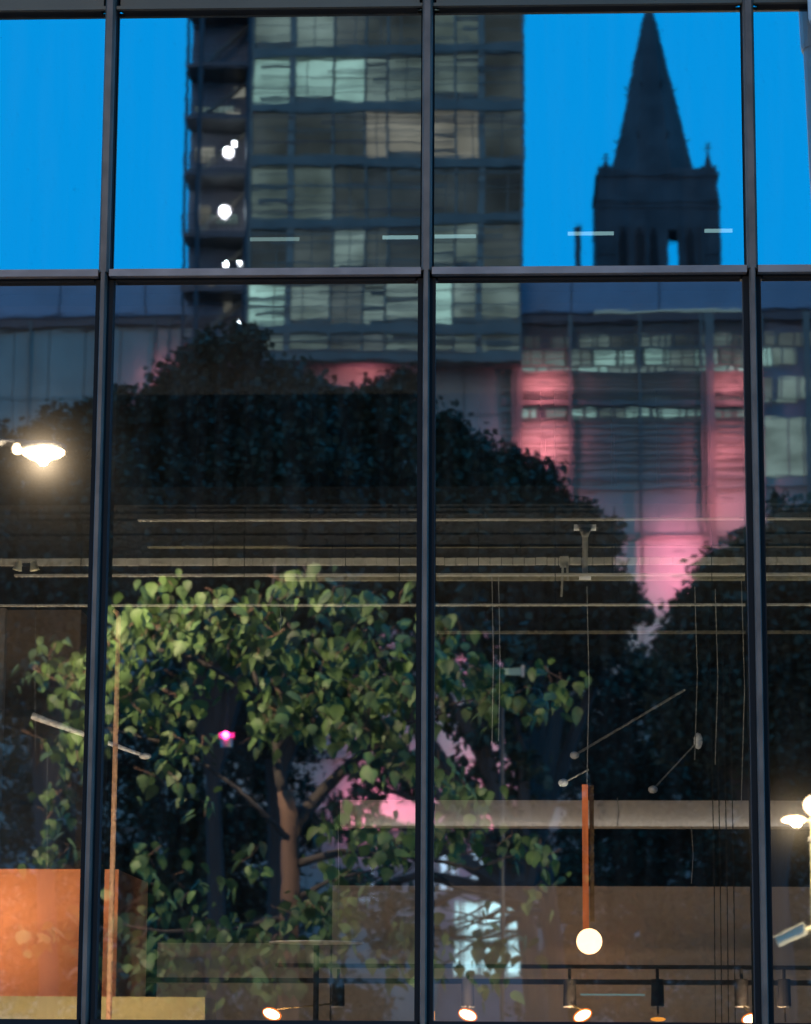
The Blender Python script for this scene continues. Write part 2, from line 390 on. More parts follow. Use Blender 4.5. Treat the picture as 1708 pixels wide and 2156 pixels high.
# slanting stays
for (x0, y0, x1, y1, di, r, lab) in ((1210, 1590, 1442, 1452, 4.5, .009, 'long slanting pale stay rod above the globe lamp'),
                                (1186, 1648, 1240, 1620, 3.2, .007, 'short slanting bracket rod beside the orange tube lamp'),
                                (1375, 1662, 1470, 1560, 4.2, .006, 'thin slanting rod with pale clamps right of the globe lamp')):
    a, b = at(x0, y0, di), at(x1, y1, di)
    rt = empty('stay_rod', a, lab, 'rod')
    MB().tube([a, b], r, 8).build('rod', M['wire'], rt)
    MB().ball(a, .035, 10, (1, .8, .8)).build('clamp', M['white'], rt)
    if r == .006: MB().ball(b, .055, 10, (.6, .5, 1.1)).build('clamp', M['white'], rt)
a, b = at(68, 1507, 4.0), at(306, 1592, 4.0)
rt = empty('stay_rod', a, 'thick slanting white arm crossing the left mullion', 'rod')
MB().tube([a, a.lerp(b, .55), b], [.026, .018, .012], 8).build('rod', M['white'], rt)
MB().ball(b, .035, 10, (1.3, 1, .7)).build('clamp', M['white'], rt)

# T-headed fitting
a = at(1232, 1104, 3.0); b = at(1232, 1216, 3.0)
fx = empty('track_fitting', a, 'pale T shaped fitting hanging over the rails right of the centre mullion', 'fitting')
MB().box((a.x-.075, 3, a.z-.03), (a.x+.075, 3.08, a.z)).build('head', M['white'], fx)
MB().tube([(a.x, 2.99, a.z-.03), (a.x, 2.99, a.z-.09), (b.x, 2.99, b.z+.01)], [.045, .02, .02], 10).build('stem', M['rail'], fx)
MB().box((b.x-.04, 2.95, b.z-.012), (b.x+.04, 3.03, b.z+.01)).build('foot', M['white'], fx)
a = at(1188, 1180, 3.2)
ft = empty('cable_clamp', a, 'small ragged pale clamp on the segmented rail left of the T fitting', 'clamp')
MB().box((a.x-.03, 3.15, a.z-.05), (a.x+.03, 3.2, a.z+.02)).build('body', M['rail'], ft)
MB().tube([(a.x-.01, 3.14, a.z-.05), (a.x-.02, 3.14, a.z-.26)], .008, 6).tube([(a.x+.02, 3.14, a.z-.05), (a.x+.025, 3.14, a.z-.15)], .008, 6).build('strap', M['rail'], ft)

# orange tube lamp with opal globe
g = at(1241, 1982, 7.3); tt = at(1238, 1652, 7.3)
gl = empty('globe_lamp', g, 'glowing white globe lamp under a long glowing orange tube', 'lamp')
MB().ball(g, .104, 24).build('globe', G['globe'], gl)
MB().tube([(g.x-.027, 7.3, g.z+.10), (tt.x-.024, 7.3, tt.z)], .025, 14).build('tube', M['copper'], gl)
MB().box((g.x+.008, 7.34, g.z+.16), (tt.x+.048, 7.39, tt.z-.002)).build('back_plate', M['bracket'], gl)
light('POINT', (g.x, 7.16, g.z-.02), (1, .55, .28), 6, gl, .05)
light('POINT', (g.x, 7.62, g.z-.14), (1, .45, .18), 4, gl, .04)
# wall flood pair and pale pole at the right edge
# track spotlights along the bottom
me_body = MB().tube([(0, 0, 0), (0, 0, .19)], [.048, .044], 14).mesh('housing', M['black'])
me_rim = MB().tube([(0, 0, -.012), (0, 0, 0)], .05, 14).mesh('rim', M['rail'])
me_lens = MB().ball((0, 0, 0), .062, 16, (1, .5, .55)).mesh('lens', G['spot'])
me_lhalo = MB().ball((0, 0, 0), .073, 16, (1, .4, .62)).mesh('lens_halo', G['rim'])  # glowing orange shell standing in for the halo around each lens
me_lensA = MB().ball((0, 0, 0), .055, 16, (1, .5, .28)).mesh('lens', G['amber'])
for i, (bx, lx, ly, tilt, am, lab) in enumerate((
        (150, 216, 2134, -.5, 0, 'small glowing spotlight over the ochre counter at far bottom left'),
        (712, 572, 2135, .35, 0, 'glowing spotlight at the bottom of the second pane from left'),
        (985, 985, 2137, .35, 0, 'glowing spotlight just right of the centre mullion foot'),
        (1200, 1227, 2138, -.45, 0, 'glowing spotlight under the globe lamp'),
        (1385, 1386, 2146, 0, 1, 'dim amber spotlight pointing straight down between two bright ones'),
        (1562, 1583, 2146, -.15, 0, 'glowing spotlight at the foot of the right mullion'),
        (1652, 1655, 2160, -.1, 1, 'dark track spotlight right of the right mullion'))):
    p = at(bx, 2118, 4.8); q = at(lx, ly, 4.6)
    t = empty('track_spotlight', p, lab, 'spotlight', 'track spotlights along the bottom of the panes')
    inst('housing', me_body, p, t, (0, 0, 0)); inst('rim', me_rim, p, t)
    MB().tube([(p.x, p.y, p.z+.19), (p.x, p.y, at(bx, 2040, 4.8).z)], .012, 6).build('stem', M['black'], t)
    MB().tube([(p.x, p.y, p.z+.02), (q.x, q.y+.03, q.z+.03)], .007, 6).build('arm', M['bracket'], t)
    inst('lens', me_lensA if am else me_lens, q, t, (0, tilt, 0), scale=(.8, .8, .8) if i == 0 else None)
    if not am: inst('lens_halo', me_lhalo, q + Vector((0, .03, 0)), t, (0, tilt, 0), scale=(.8, .8, .8) if i == 0 else None)
    if not am: light('SPOT', (q.x, q.y-.1, q.z+.02), (1, .62, .36), 45, t, .05, target=(q.x-.3, YB, q.z+.5), cone=130)
q = at(909, 2138, 4.6)
tag(MB().box((q.x-.022, 4.6, q.z-.035), (q.x+.022, 4.64, q.z+.03)).build('marker_light', G['amber']), 'tiny amber marker light touching the centre mullion foot', 'light')
q0, q1 = at(1222, 2094, 5), at(1358, 2097, 5)
tag(MB().box((q0.x, 5, q0.z-.006), (q1.x, 5.03, q0.z+.006)).build('light_strip', G['tealdim']), 'slim pale light strip below the globe lamp, between spotlights', 'light')
# thin round dish
p = at(660, 1981, 4.2)
tb = empty('glass_dish', p, 'wide thin pale dish seen edge-on beneath the tree trunk', 'dish')
MB().tube([(p.x, 4.5, p.z-.004), (p.x, 4.5, p.z+.004)], .34, 40).build('plate', M['white'], tb)
MB().tube([(p.x, 4.5, .05), (p.x, 4.5, p.z-.02)], .02, 10).build('stem', M['black'], tb)
# bare unseen lights that warm the rooms, no fixtures built
def linear(px0, px1, py, di, powr, tgt, lab, m, colr=(1, .72, .48), thick=.015, litlen=None):
    a, b = at(px0, py, di), at(px1, py, di)
    o = tag(MB().box((a.x, di, a.z-thick), (b.x, di+.04, a.z+thick)).build('linear_lamp', m), lab, 'lamp', 'linear lamps behind the glass')
    return a, b
light('AREA', ((p0.x+xr)/2, 7.53, p0.z-.02), (1, .88, .80), 7, size=(xr-p0.x-.4, .03), target=((p0.x+xr)/2, 7.60, p0.z+.03))
al = light('AREA', (.6, 1.7, 1.5), (1, .88, .70), 85, size=(9, .3), target=(.6, 3.3, 4.9)); al.data.spread = R(60)  # added below the view, aimed up to brighten the rails
light('AREA', (.4, 6.0, .3), (1, .80, .58), 62, size=(10, .3), target=(.6, YB, 2.6))  # added low and unseen to brighten the brown walls
light('POINT', (at(0, 1950, 3.8).x-.2, 3.8, at(0, 1950, 3.8).z), (1, .66, .40), 38, radius=.03)
light('AREA', (at(100, 1500, 4).x+.3, 1.5, .9), (1, .72, .50), 115, size=(2.4, .3), target=(at(120, 1500, 4).x, 4.6, 3.0))  # added low and unseen to brighten the brown column
# cool tube lamps in the dark upper room
for x0, x1, py, m, lab in ((523, 634, 504, 'tealdim', 'dim teal tube lamp over the left part of the tower'), (802, 884, 500, 'teal', 'teal tube lamp just left of the centre mullion'),
                      (912, 1006, 498, 'teal', 'teal tube lamp just right of the centre mullion'), (1192, 1296, 492, 'teal', 'teal tube lamp crossing the left edge of the church'),
                      (1480, 1546, 486, 'teal', 'short teal tube lamp at the right edge of the church')):
    a, b = at(x0, py, 8), at(x1, py, 8)
    t = empty('tube_lamp', ((a.x+b.x)/2, 8, a.z), lab, 'lamp', 'cool tube lamps in the upper room')
    MB().tube([(a.x+.015, 8, a.z), (b.x-.015, 8, a.z)], .017, 10).build('tube', G[m], t)
    MB().box((a.x, 8.02, a.z+.015), (b.x, 8.06, a.z+.03)).build('batten', M['black'], t)
for px in (1235, 1276):
    a = at(px, 597, 6)
    tag(MB().ball(a, .06, 14, (1, 1, .3)).build('downlight', G['tealdim']), ('left' if px < 1250 else 'right') + ' of two small oval downlights just under the long transom', 'light', 'oval downlights under the transom')

# ------------------------------------------------------------------ across the street, mirrored in the glass
YT, YP = 152.0, 155.0
# tower
tx0, tx1 = rf(386, 300, YT).x, rf(1101, 300, YT).x
tower = empty('office_tower', ((tx0+tx1)/2, -YT, 0), 'tall grey office tower with half lit floors mirrored above the trees', 'building')
ztop = rf(700, -260, YT).z
def zy(py, y=YT): return rf(700, py, y).z
sx = rf(527, 300, YT).x
slabs = [-247, -130, -13, 104, 221, 338, 462, 580, 692]
bays = [527, 612, 700, 768, 815, 893, 958, 1012, 1098]
bxs = [rf(x, 300, YT).x for x in bays]
MB().box((sx, -YT-20, zy(752)), (tx1, -YT-.9, ztop)).build('core', M['concrete'], tower)
for py in slabs + [750]:
    z = zy(py); MB().box((sx+.003, -YT-.88, z-.34), (tx1, -YT+.12, z+.30)).build('slab', M['slab'], tower)
for i, x in enumerate(bxs):
    w = .2 if i in (1, 7) else .07
    MB().box((x-w, -YT-.88, zy(751)), (x+w, -YT+.06, ztop)).build('pillar', M['tframe'], tower)
lit = {  # floor: brightness per bay
    0: '11111111', 1: '22222112', 2: '22111221', 3: '33322221', 4: '11122221', 5: '22100000', 6: '01210221', 7: '32122322', 8: '22112222'}
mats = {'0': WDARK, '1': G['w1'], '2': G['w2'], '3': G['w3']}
for fl in range(len(slabs)):
    zt = zy(slabs[fl]) - .36; zb = (zy(slabs[fl+1]) if fl+1 < len(slabs) else zy(750)) + .3
    for k in range(8):
        x0, x1 = bxs[k]+.08, bxs[k+1]-.08
        c = lit.get(fl, '11111111')[k]; m = mats[c]
        if fl == 4 and c == '2': m = G['w2w']
        # lit rooms rarely fill the whole bay height: blind at a height of its own
        h = random.choice((1, 1, 1, .8)) if c in '23' else 1
        wz = zt - (zt-zb)*h
        w = MB().box((x0, -YT-.5, wz), (x1, -YT-.45, zt)).build('window', m, tower)
        if h < 1: MB().box((x0, -YT-.5, zb), (x1, -YT-.44, wz-.01)).build('sill_panel', M['tframe'], w)
        fr = MB()
        n = random.choice((1, 1, 2)); hz = zt-zb
        for j in range(1, n+1):
            z = zb + hz*j/(n+1) + random.uniform(-.2, .2); fr.box((x0, -YT-.42, z-.022), (x1, -YT-.38, z+.022))
        if random.random() < .4:
            xm = x0 + (x1-x0)*random.choice((.33, .5, .66)); fr.box((xm-.03, -YT-.44, zb), (xm+.03, -YT-.40, zt))
        fr.build('frame', M['tframe'], w)
        if c in '23' and random.random() < .6:
            bl = MB(); zz = zt; nb = random.randint(3, 6)
            for j in range(nb):
                zq = zb + (zt-zb)*(j+.5)/nb; hh = random.choice((.03, .04, .12))
                bl.box((x0 + random.choice((0, .4)), -YT-.36, zq-hh), (x1, -YT-.34, zq+hh))
            bl.build('blind', M['slab'], w)
rr = random.Random(5)
for fl in range(1, len(slabs)+1):
    zt = zy(slabs[fl-1]); zb = zy(slabs[fl]) if fl < len(slabs) else zy(750)
    for q in range(7):
        z = zb + (zt-zb)*rr.uniform(.12, .92); xa_ = rr.uniform(sx, sx+9) if rr.random() < .6 else sx; xb_ = min(tx1, xa_+rr.uniform(6, 20)); h_ = rr.choice((.02, .03, .045))
        MB().box((xa_, -YT+.13, z-h_), (xb_, -YT+.17, z+h_)).build('louvre_rail', M['slab'] if rr.random() < .6 else M['steel'], tower)
# stair strip with lamps at its left end
stair = bpy.data.objects.new('stair_bay', None); COL.objects.link(stair); stair.parent = tower; stair.location = Vector((tx0, -YT, 0)) - tower.location
MB().box((tx0, -YT-7, zy(800)), (sx-.02, -YT-3, ztop)).build('back_wall', M['concrete'], stair)
for x in (tx0+.12, rf(418, 300, YT).x, sx-.2):
    MB().tube([(x, -YT-.1, zy(800)), (x, -YT-.1, ztop)], .16 if x != tx0+.12 else .1, 6).build('column', M['steel'], stair)
for py in slabs:
    z = zy(py+18)
    MB().box((tx0, -YT-3, z-.25), (sx-.02, -YT, z+.1)).build('landing', M['steel'], stair)
    rl = MB()
    for j in range(3): rl.box((tx0, -YT-.05, z+.4+j*.35), (sx-.1, -YT, z+.44+j*.35))
    for j in range(12):
        x = tx0 + (sx-tx0)*j/12; rl.box((x, -YT-.06, z+.1), (x+.04, -YT-.02, z+1.15))
    rl.build('railing', M['steel'], stair)
    a = Vector((tx0+.4, -YT-1.8, z+.1)); b = Vector((sx-.5, -YT-2.2, z+3.1))
    MB().tube([a, b], .16, 5).build('stair_flight', M['slab'], stair)
for px, py, r, pw in ((480, 322, .28, 160), (473, 441, .36, 220), (503, 549, .07, 15), (474, 553, .07, 15), (493, 306, .08, 15), (505, 680, .08, 15)):
    p = rf(px, py, YT+.8)
    MB().ball(p, r, 12).build('lamp', G['white'], stair)
    light('POINT', p + Vector((0, r + .1, 0)), (.8, .95, 1), pw, tower, .05)
for px, py, w, h in ((430, 325, 1.2, .9), (455, 455, 2.6, .5), (450, 228, 2.4, .35), (428, 448, .9, 1.2), (502, 190, .7, .7), (490, 240, .8, .6), (445, 600, .5, 1.2), (480, 640, .5, .8)):
    p = rf(px, py, YT+2.8)
    MB().box((p.x-w/2, p.y, p.z-h/2), (p.x+w/2, p.y+.05, p.z+h/2)).build('window', G['w2w'] if w < 1.3 else G['w2'], stair)

# podium: long lower block running behind the tower foot
def PX(px): return rf(px, 900, YP).x
def PZ(py): return rf(900, py, YP).z
pod = empty('podium_block', (PX(854), -YP, 0), 'long grey panelled block with blue parapet and pink uplights behind the trees', 'building')
X0, X1 = PX(-420), PX(2130)
MB().box((X0, -YP-22, 0), (X1, -YP-.4, PZ(590))).build('core', M['concrete'], pod)
n = 14; w = (X1-X0)/n
me = MB().box((-w/2+.04, -.35, PZ(658)), (w/2-.04, .0, PZ(578))).mesh('parapet_panel', M['parapet'])
for i in range(n): inst('parapet_panel', me, (X0+(i+.5)*w, -YP+random.uniform(0, .05), 0), pod)
MB().box((X0, -YP-.3, PZ(682)), (X1, -YP+.35, PZ(668))).build('cornice', M['steel'], pod)
MB().box((PX(1255), -YP+.1, PZ(662)), (PX(1570), -YP+.16, PZ(659.5))).build('light_line', G['tealdim'], pod)
# wall panels
def panels(px0, px1, py0, py1, nx, ny, m):
    x0, x1, z0, z1 = PX(px0), PX(px1), PZ(py1), PZ(py0); w = (x1-x0)/nx; h = (z1-z0)/ny
    me = MB().box((-w/2+.03, -.35, -h/2+.03), (w/2-.03, 0, h/2-.03)).mesh('wall_panel', m)
    for i in range(nx):
        for j in range(ny):
            inst('wall_panel', me, (x0+(i+.5)*w, -YP-random.uniform(0, .05), z0+(j+.5)*h), pod, (random.uniform(-.004, .004), 0, random.uniform(-.004, .004)))
panels(-420, 398, 684, 1130, 11, 3, M['panel'])
panels(398, 1096, 752, 1130, 6, 3, M['panel'])
panels(1096, 1600, 786, 840, 4, 1, M['panel'])
panels(1096, 1600, 885, 1128, 4, 2, M['panel'])
panels(1600, 2130, 1010, 1128, 4, 1, M['panel'])
panels(-420, 2130, 1134, 1740, 20, 4, M['panel'])
panels(-420, 930, 1744, 2212, 10, 3, M['panel2'])
panels(1120, 2130, 1744, 2212, 8, 3, M['panel2'])
def band(px0, px1, py0, py1, m, n, name='window'):
    x0, x1, z0, z1 = PX(px0), PX(px1), PZ(py1), PZ(py0); w = (x1-x0)/n
    for i in range(n):
        wd = w*random.uniform(.6, 1) if random.random() < .3 else w
        mm = random.choice(m) if isinstance(m, tuple) else m
        o = MB().box((x0+i*w+.06, -YP-.3, z0), (x0+i*w+wd-.06, -YP-.25, z1)).build(name, mm, pod)
        fr = MB()
        for k in range(random.randint(1, 3)):
            x = x0+i*w+.06+random.random()*(wd-.2); fr.box((x, -YP-.24, z0), (x+.07+random.random()*.1, -YP-.2, z1))
        fr.build('frame', M['tframe'], o)
band(1096, 2130, 705, 730, (G['w1'], G['w1'], G['w2']), 16)
band(1096, 1680, 737, 768, (G['w3'], G['w2']), 11)
band(1096, 1600, 773, 783, (G['w3'], G['w2']), 8)
band(1206, 1680, 843, 849, (G['w2'], G['w1']), 8)
band(1350, 2000, 797, 840, (G['w1'], G['w2'], G['w1']), 9)
band(1096, 1600, 864, 882, (G['w2'], G['w3']), 9)
band(1600, 1800, 884, 1006, G['w2'], 2)
band(930, 1116, 1772, 1878, G['shop'], 3, 'shop_window')
band(960, 1110, 1905, 2050, G['shop2'], 3, 'shop_window')
band(700, 900, 1800, 1900, (G['w1'], G['shop']), 3, 'shop_window')
for py in (690, 699, 711, 722, 731, 745, 757, 790, 797, 806, 815, 826, 833, 872, 893, 907, 921, 948, 990, 1030, 736, 771, 785, 850, 856, 884, 935, 962, 974, 1012, 1131, 1300, 1422, 1600, 1742):
    h = .16 if py in (850, 1131, 1742) else (.06 if py in (736, 785, 935, 974) else .032)
    MB().box((PX(1060 if py < 1020 else -420), -YP+.02, PZ(py)-h), (PX(1600 if py < 1020 else 2130), -YP+.22, PZ(py)+h)).build('rail', M['slab'], pod)
for px, w in ((1205, .1), (1350, .07), (1480, .07), (1497, .28), (1600, .2), (1098, .2), (60, .06), (200, .06), (1085, .1), (1700, .2), (320, .04), (350, .04)):
    MB().box((PX(px)-w, -YP+.23, PZ(1740)), (PX(px)+w, -YP+.45, PZ(668))).build('pillar', M['slab'], pod)
# pink uplights on the podium wall
pk = [(345, 800, 520, 1.0), (765, 790, 420, 1.2), (1148, 806, 900, 1.0), (1150, 925, 900, 1.1), (1130, 960, 500, 1.3), (1545, 800, 500, 1.0), (1540, 940, 700, 1.3),
      (1535, 1050, 700, 1.5), (1180, 1080, 600, 1.0), (1430, 1160, 1900, 1.1), (1430, 1215, 900, 1.2), (740, 1360, 500, 1.2), (990, 1370, 320, 1.2),
      (800, 1600, 240, 1.4), (770, 1700, 700, 1.0), (850, 1690, 500, 1.2), (1020, 1710, 600, 1.2), (1010, 1590, 300, 1.5), (690, 1110, 160, 1), (1050, 1180, 260, 1)]
for px, py, pw, dd in pk:
    p = rf(px, py, YP-dd*1.45)
    light('SPOT', p, (1, .24, .32) if py < 1100 else (1, .22, .40), pw*1.25*(.66 if py < 1100 else (.75 if px > 1150 else 1.2)), pod, .25, target=p - Vector((0, 10, 0)), cone=165)
    MB().box((p.x-.35, p.y+.06, p.z-.05), (p.x+.35, p.y+.10, p.z+.05)).build('uplight', M['slab'], pod)
# lavender wash low on the wall
for px, py, pw in ((1000, 1560, 450), (1280, 1330, 300), (560, 1650, 200), (980, 1850, 300), (100, 1150, 250), (1350, 1290, 300)):
    q = rf(px, py, YP-3); light('SPOT', q, (.9, .78, 1), pw, pod, .4, target=q - Vector((0, 10, 0)), cone=165)

# church
YC = 234.0
def CX(px, py=450): return rf(px, py, YC).x
def CZ(py): return rf(1380, py, YC).z
ch = empty('church', (CX(1382), -YC-5.5, 0), 'dark gothic church tower with tall spire and corner pinnacles against the blue sky', 'church')
xa, xb, xc = CX(1254), CX(1382), CX(1516)
zsh = CZ(352)
yf = -YC; yb = -YC-11
hw = (xc-xa)/2; cx = (xa+xc)/2; cy = (yf+yb)/2
b = MB(); zop = CZ(488); zo2 = CZ(700)
ox0, ox1 = CX(1404), CX(1425)
b.box((xa, yf-1, 0), (ox0, yf, zop)).box((ox1, yf-1, 0), (xc, yf, zop)).box((xa, yf-1, zop), (xc, yf, CZ(430)))
b.box((xa, yb, 0), (CX(1385), yb+1, CZ(380))).box((CX(1460), yb, 0), (xc, yb+1, CZ(380)))
b.box((xa, yb+1, 0), (xa+1, yf-1, CZ(430))).box((xc-1, yb+1, 0), (xc, yf-1, CZ(430)))
b.box((ox0, yf-1, 0), (ox1, yf-.02, zo2))
b.build('belfry_wall', M['stone'], ch)
o = MB()
r0 = [(xa, yf), (xc, yf), (xc, yb), (xa, yb)]
def ring(h, z): return [(cx-h, cy+h, z), (cx+h, cy+h, z), (cx+h, cy-h, z), (cx-h, cy-h, z)]
o.prism([Vector(p) for p in ring(hw+.02, CZ(430))], [Vector(p) for p in ring(hw-.35, zsh)])
o.build('parapet_stage', M['stone'], ch)
for k in range(2):
    MB().box((xa-.1, yb-.1, CZ(438)-.2+k*3.2), (xc+.1, yf+.12, CZ(438)+.15+k*3.2)).build('string_course', M['stone'], ch)
cs = CX(1378)
za = CZ(-55)
def octo(h, z): return [Vector((cs+h*math.cos(PI/8+i*PI/4)/math.cos(PI/8), cy+h*math.sin(PI/8+i*PI/4)/math.cos(PI/8), z)) for i in range(8)]
sp = MB().prism(octo(4.15, zsh-.2), octo(.1, za)).build('spire', M['stone'], ch)
for py in (152, 266):
    z = CZ(py); h = 4.15*(za-z)/(za-zsh)
    for i in range(8):
        a2 = PI/8+i*PI/4; d = Vector((math.cos(a2), math.sin(a2), 0)); c = Vector((cs, cy, z)) + d*h*1.07
        MB().prism([c+Vector((-.12, -.12, 0)), c+Vector((.12, -.12, 0)), c+Vector((.12, .12, 0)), c+Vector((-.12, .12, 0))],
                   [c+d*.45+Vector((-.05, -.05, .2)), c+d*.45+Vector((.05, -.05, .2)), c+d*.45+Vector((.05, .05, .2)), c+d*.45+Vector((-.05, .05, .2))]).build('crocket', M['stone'], sp)
for i, (dx, dy) in enumerate(((-1, 1), (1, 1), (1, -1), (-1, -1))):
    x, y = cx+dx*(hw-.9), cy+dy*(hw-.9)
    hpin = 1.7 if dx > 0 else .8
    z = zsh-.1
    p = MB().box((x-.75, y-.75, CZ(425)), (x+.75, y+.75, z+.3))
    p.prism([(x-.4, y-.4, z+.3), (x+.4, y-.4, z+.3), (x+.4, y+.4, z+.3), (x-.4, y+.4, z+.3)], [(x-.06, y-.06, z+.3+hpin), (x+.06, y-.06, z+.3+hpin), (x+.06, y+.06, z+.3+hpin), (x-.06, y+.06, z+.3+hpin)])
    pn = p.build('pinnacle', M['stone'], ch)
    f = MB().box((x-.07, y-.07, z+.2+hpin), (x+.07, y+.07, z+.9+hpin)).box((x-.35, y-.06, z+.45+hpin), (x+.35, y+.06, z+.6+hpin)).box((x-.24, y-.05, z+.85+hpin), (x+.24, y+.05, z+1.0+hpin))
    f.build('finial', M['stone'], pn)
    for z2 in (CZ(470), CZ(540)):
        MB().box((x-.95, y-.95, 0 if z2 == CZ(540) else z2-3), (x+.95, y+.95, z2)).build('buttress', M['stone'], ch)
# lancets (blind) and rose
for px in (1310, 1345, 1375, 1452):
    x = CX(px); z0, z1 = CZ(640), CZ(500)
    MB().box((x-.32, yf+.003, z0), (x+.32, yf+.05, z1)).prism([(x-.32, yf+.003, z1), (x+.32, yf+.003, z1), (x+.32, yf+.05, z1), (x-.32, yf+.05, z1)], [(x-.02, yf+.003, z1+.8), (x+.02, yf+.003, z1+.8), (x+.02, yf+.05, z1+.8), (x-.02, yf+.05, z1+.8)]).build('blind_lancet', M['frame'], ch)
for px in (1296, 1328, 1360, 1436, 1478):
    x = CX(px); MB().box((x-.15, yf+.06, 0), (x+.15, yf+.35, CZ(478))).build('shaft', M['stone'], ch)
p = rf(1217, 482, YC)
pin = empty('slender_turret', (p.x, p.y, 0), 'slim dark turret standing alone left of the church tower', 'turret')
MB().tube([(p.x, p.y, 0), (p.x, p.y, p.z-.4)], [.5, .28], 8).build('shaft', M['stone'], pin)
MB().tube([(p.x, p.y, p.z-.4), (p.x, p.y, p.z)], [.35, .35], 8).build('cap', M['stone'], pin)

# ------------------------------------------------------------------ trees across the street
def leaf_quads(mb, c, sz, rnd, droop=.35):
    d = Vector((rnd.gauss(0, 1), rnd.gauss(0, 1), rnd.gauss(0, .7) - droop)).normalized()
    sd = d.cross(Vector((rnd.gauss(0, .6), rnd.gauss(0, .6), 1))).normalized()
    l, w = sz*rnd.uniform(.7, 1.2), sz*.36*rnd.uniform(.8, 1.2)
    n = len(mb.v); mb.v += [c, c+d*l*.45+sd*w, c+d*l, c+d*l*.45-sd*w]; mb.f.append((n, n+1, n+2, n+3))
def big_tree(name, blobs, yv, nleaf, label, trunk_px, leaf=.21, seed=1, depth=1.0):
    rnd = random.Random(seed)
    base = rf(trunk_px, 2212, yv); base.z = 0
    root = empty(name, base, label, 'tree', 'dark street trees mirrored below the tower')
    k = 16.0+yv
    tr = MB(); top = rf(blobs[0][0], blobs[0][1], yv)
    fork = base.lerp(top, .45); fork.x = base.x + (top.x-base.x)*.2
    tr.tube([base, base.lerp(fork, .5)+Vector((.15, .1, 0)), fork], [.26, .22, .18], 10)
    tk = tr.build('trunk', M['bark2'], root)
    for bx, by, br in blobs:
        c = rf(bx, by, yv); MB().tube([fork, fork.lerp(c, .5)+Vector((rnd.uniform(-.4, .4), rnd.uniform(-.4, .4), .5)), c], [.2, .12, .04], 6).build('limb', M['bark2'], tk)
    crown = MB(); tot = sum(b[2]**2 for b in blobs)
    for bx, by, br in blobs:
        c = rf(bx, by, yv); r = br/F*k
        nl = int(2.0*nleaf*br*br/tot)
        ncl = max(12, nl//62)
        cl = []
        for i in range(ncl):
            d = Vector((rnd.gauss(0, 1), rnd.gauss(0, 1), rnd.gauss(0, 1))).normalized()
            cl.append((c + Vector((d.x, d.y*depth, d.z))*r*rnd.uniform(.15, 1.22)**.5, r*rnd.uniform(.09, .24)+.2))
        for i in range(nl):
            q, cr = rnd.choice(cl)
            d = Vector((rnd.gauss(0, .5), rnd.gauss(0, .5), rnd.gauss(0, .42)))
            leaf_quads(crown, q + d*cr, leaf, rnd)
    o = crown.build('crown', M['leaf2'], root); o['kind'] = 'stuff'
    return root
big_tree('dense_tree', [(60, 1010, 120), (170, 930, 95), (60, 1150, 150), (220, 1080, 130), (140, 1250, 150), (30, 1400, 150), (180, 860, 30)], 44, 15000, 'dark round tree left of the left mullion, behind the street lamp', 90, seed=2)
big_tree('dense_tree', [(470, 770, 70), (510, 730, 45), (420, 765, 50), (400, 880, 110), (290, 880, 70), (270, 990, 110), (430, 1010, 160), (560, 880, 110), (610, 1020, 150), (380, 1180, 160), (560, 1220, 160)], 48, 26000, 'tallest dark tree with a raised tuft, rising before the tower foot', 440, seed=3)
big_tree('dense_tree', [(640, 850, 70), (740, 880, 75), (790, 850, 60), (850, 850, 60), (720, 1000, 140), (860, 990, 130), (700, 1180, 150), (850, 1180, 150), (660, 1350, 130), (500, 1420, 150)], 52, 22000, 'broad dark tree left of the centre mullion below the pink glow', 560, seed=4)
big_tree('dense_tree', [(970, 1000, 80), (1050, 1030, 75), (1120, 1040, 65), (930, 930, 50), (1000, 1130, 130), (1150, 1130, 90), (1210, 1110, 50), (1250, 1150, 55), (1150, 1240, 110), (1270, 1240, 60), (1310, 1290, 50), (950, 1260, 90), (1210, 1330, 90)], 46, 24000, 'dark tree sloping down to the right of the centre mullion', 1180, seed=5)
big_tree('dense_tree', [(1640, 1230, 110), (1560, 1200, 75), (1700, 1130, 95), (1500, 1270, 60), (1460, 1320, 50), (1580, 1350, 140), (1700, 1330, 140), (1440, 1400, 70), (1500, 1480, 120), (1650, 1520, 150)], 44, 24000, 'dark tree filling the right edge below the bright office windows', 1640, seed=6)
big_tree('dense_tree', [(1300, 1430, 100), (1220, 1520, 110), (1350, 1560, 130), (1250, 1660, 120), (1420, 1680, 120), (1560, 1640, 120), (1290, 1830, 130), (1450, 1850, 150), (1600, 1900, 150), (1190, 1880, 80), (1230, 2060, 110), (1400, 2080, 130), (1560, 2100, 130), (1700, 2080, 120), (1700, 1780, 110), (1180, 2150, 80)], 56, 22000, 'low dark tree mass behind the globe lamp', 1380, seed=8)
big_tree('dense_tree', [(250, 1560, 150), (420, 1620, 150), (560, 1560, 110), (330, 1800, 160), (520, 1800, 120), (620, 1740, 90), (180, 1900, 150), (420, 1980, 160), (620, 1980, 110), (60, 1700, 130), (60, 1950, 150), (150, 2100, 130), (350, 2120, 130), (560, 2130, 120), (740, 2120, 90)], 58, 22000, 'low dark tree mass behind the leafy lit tree', 380, seed=9)

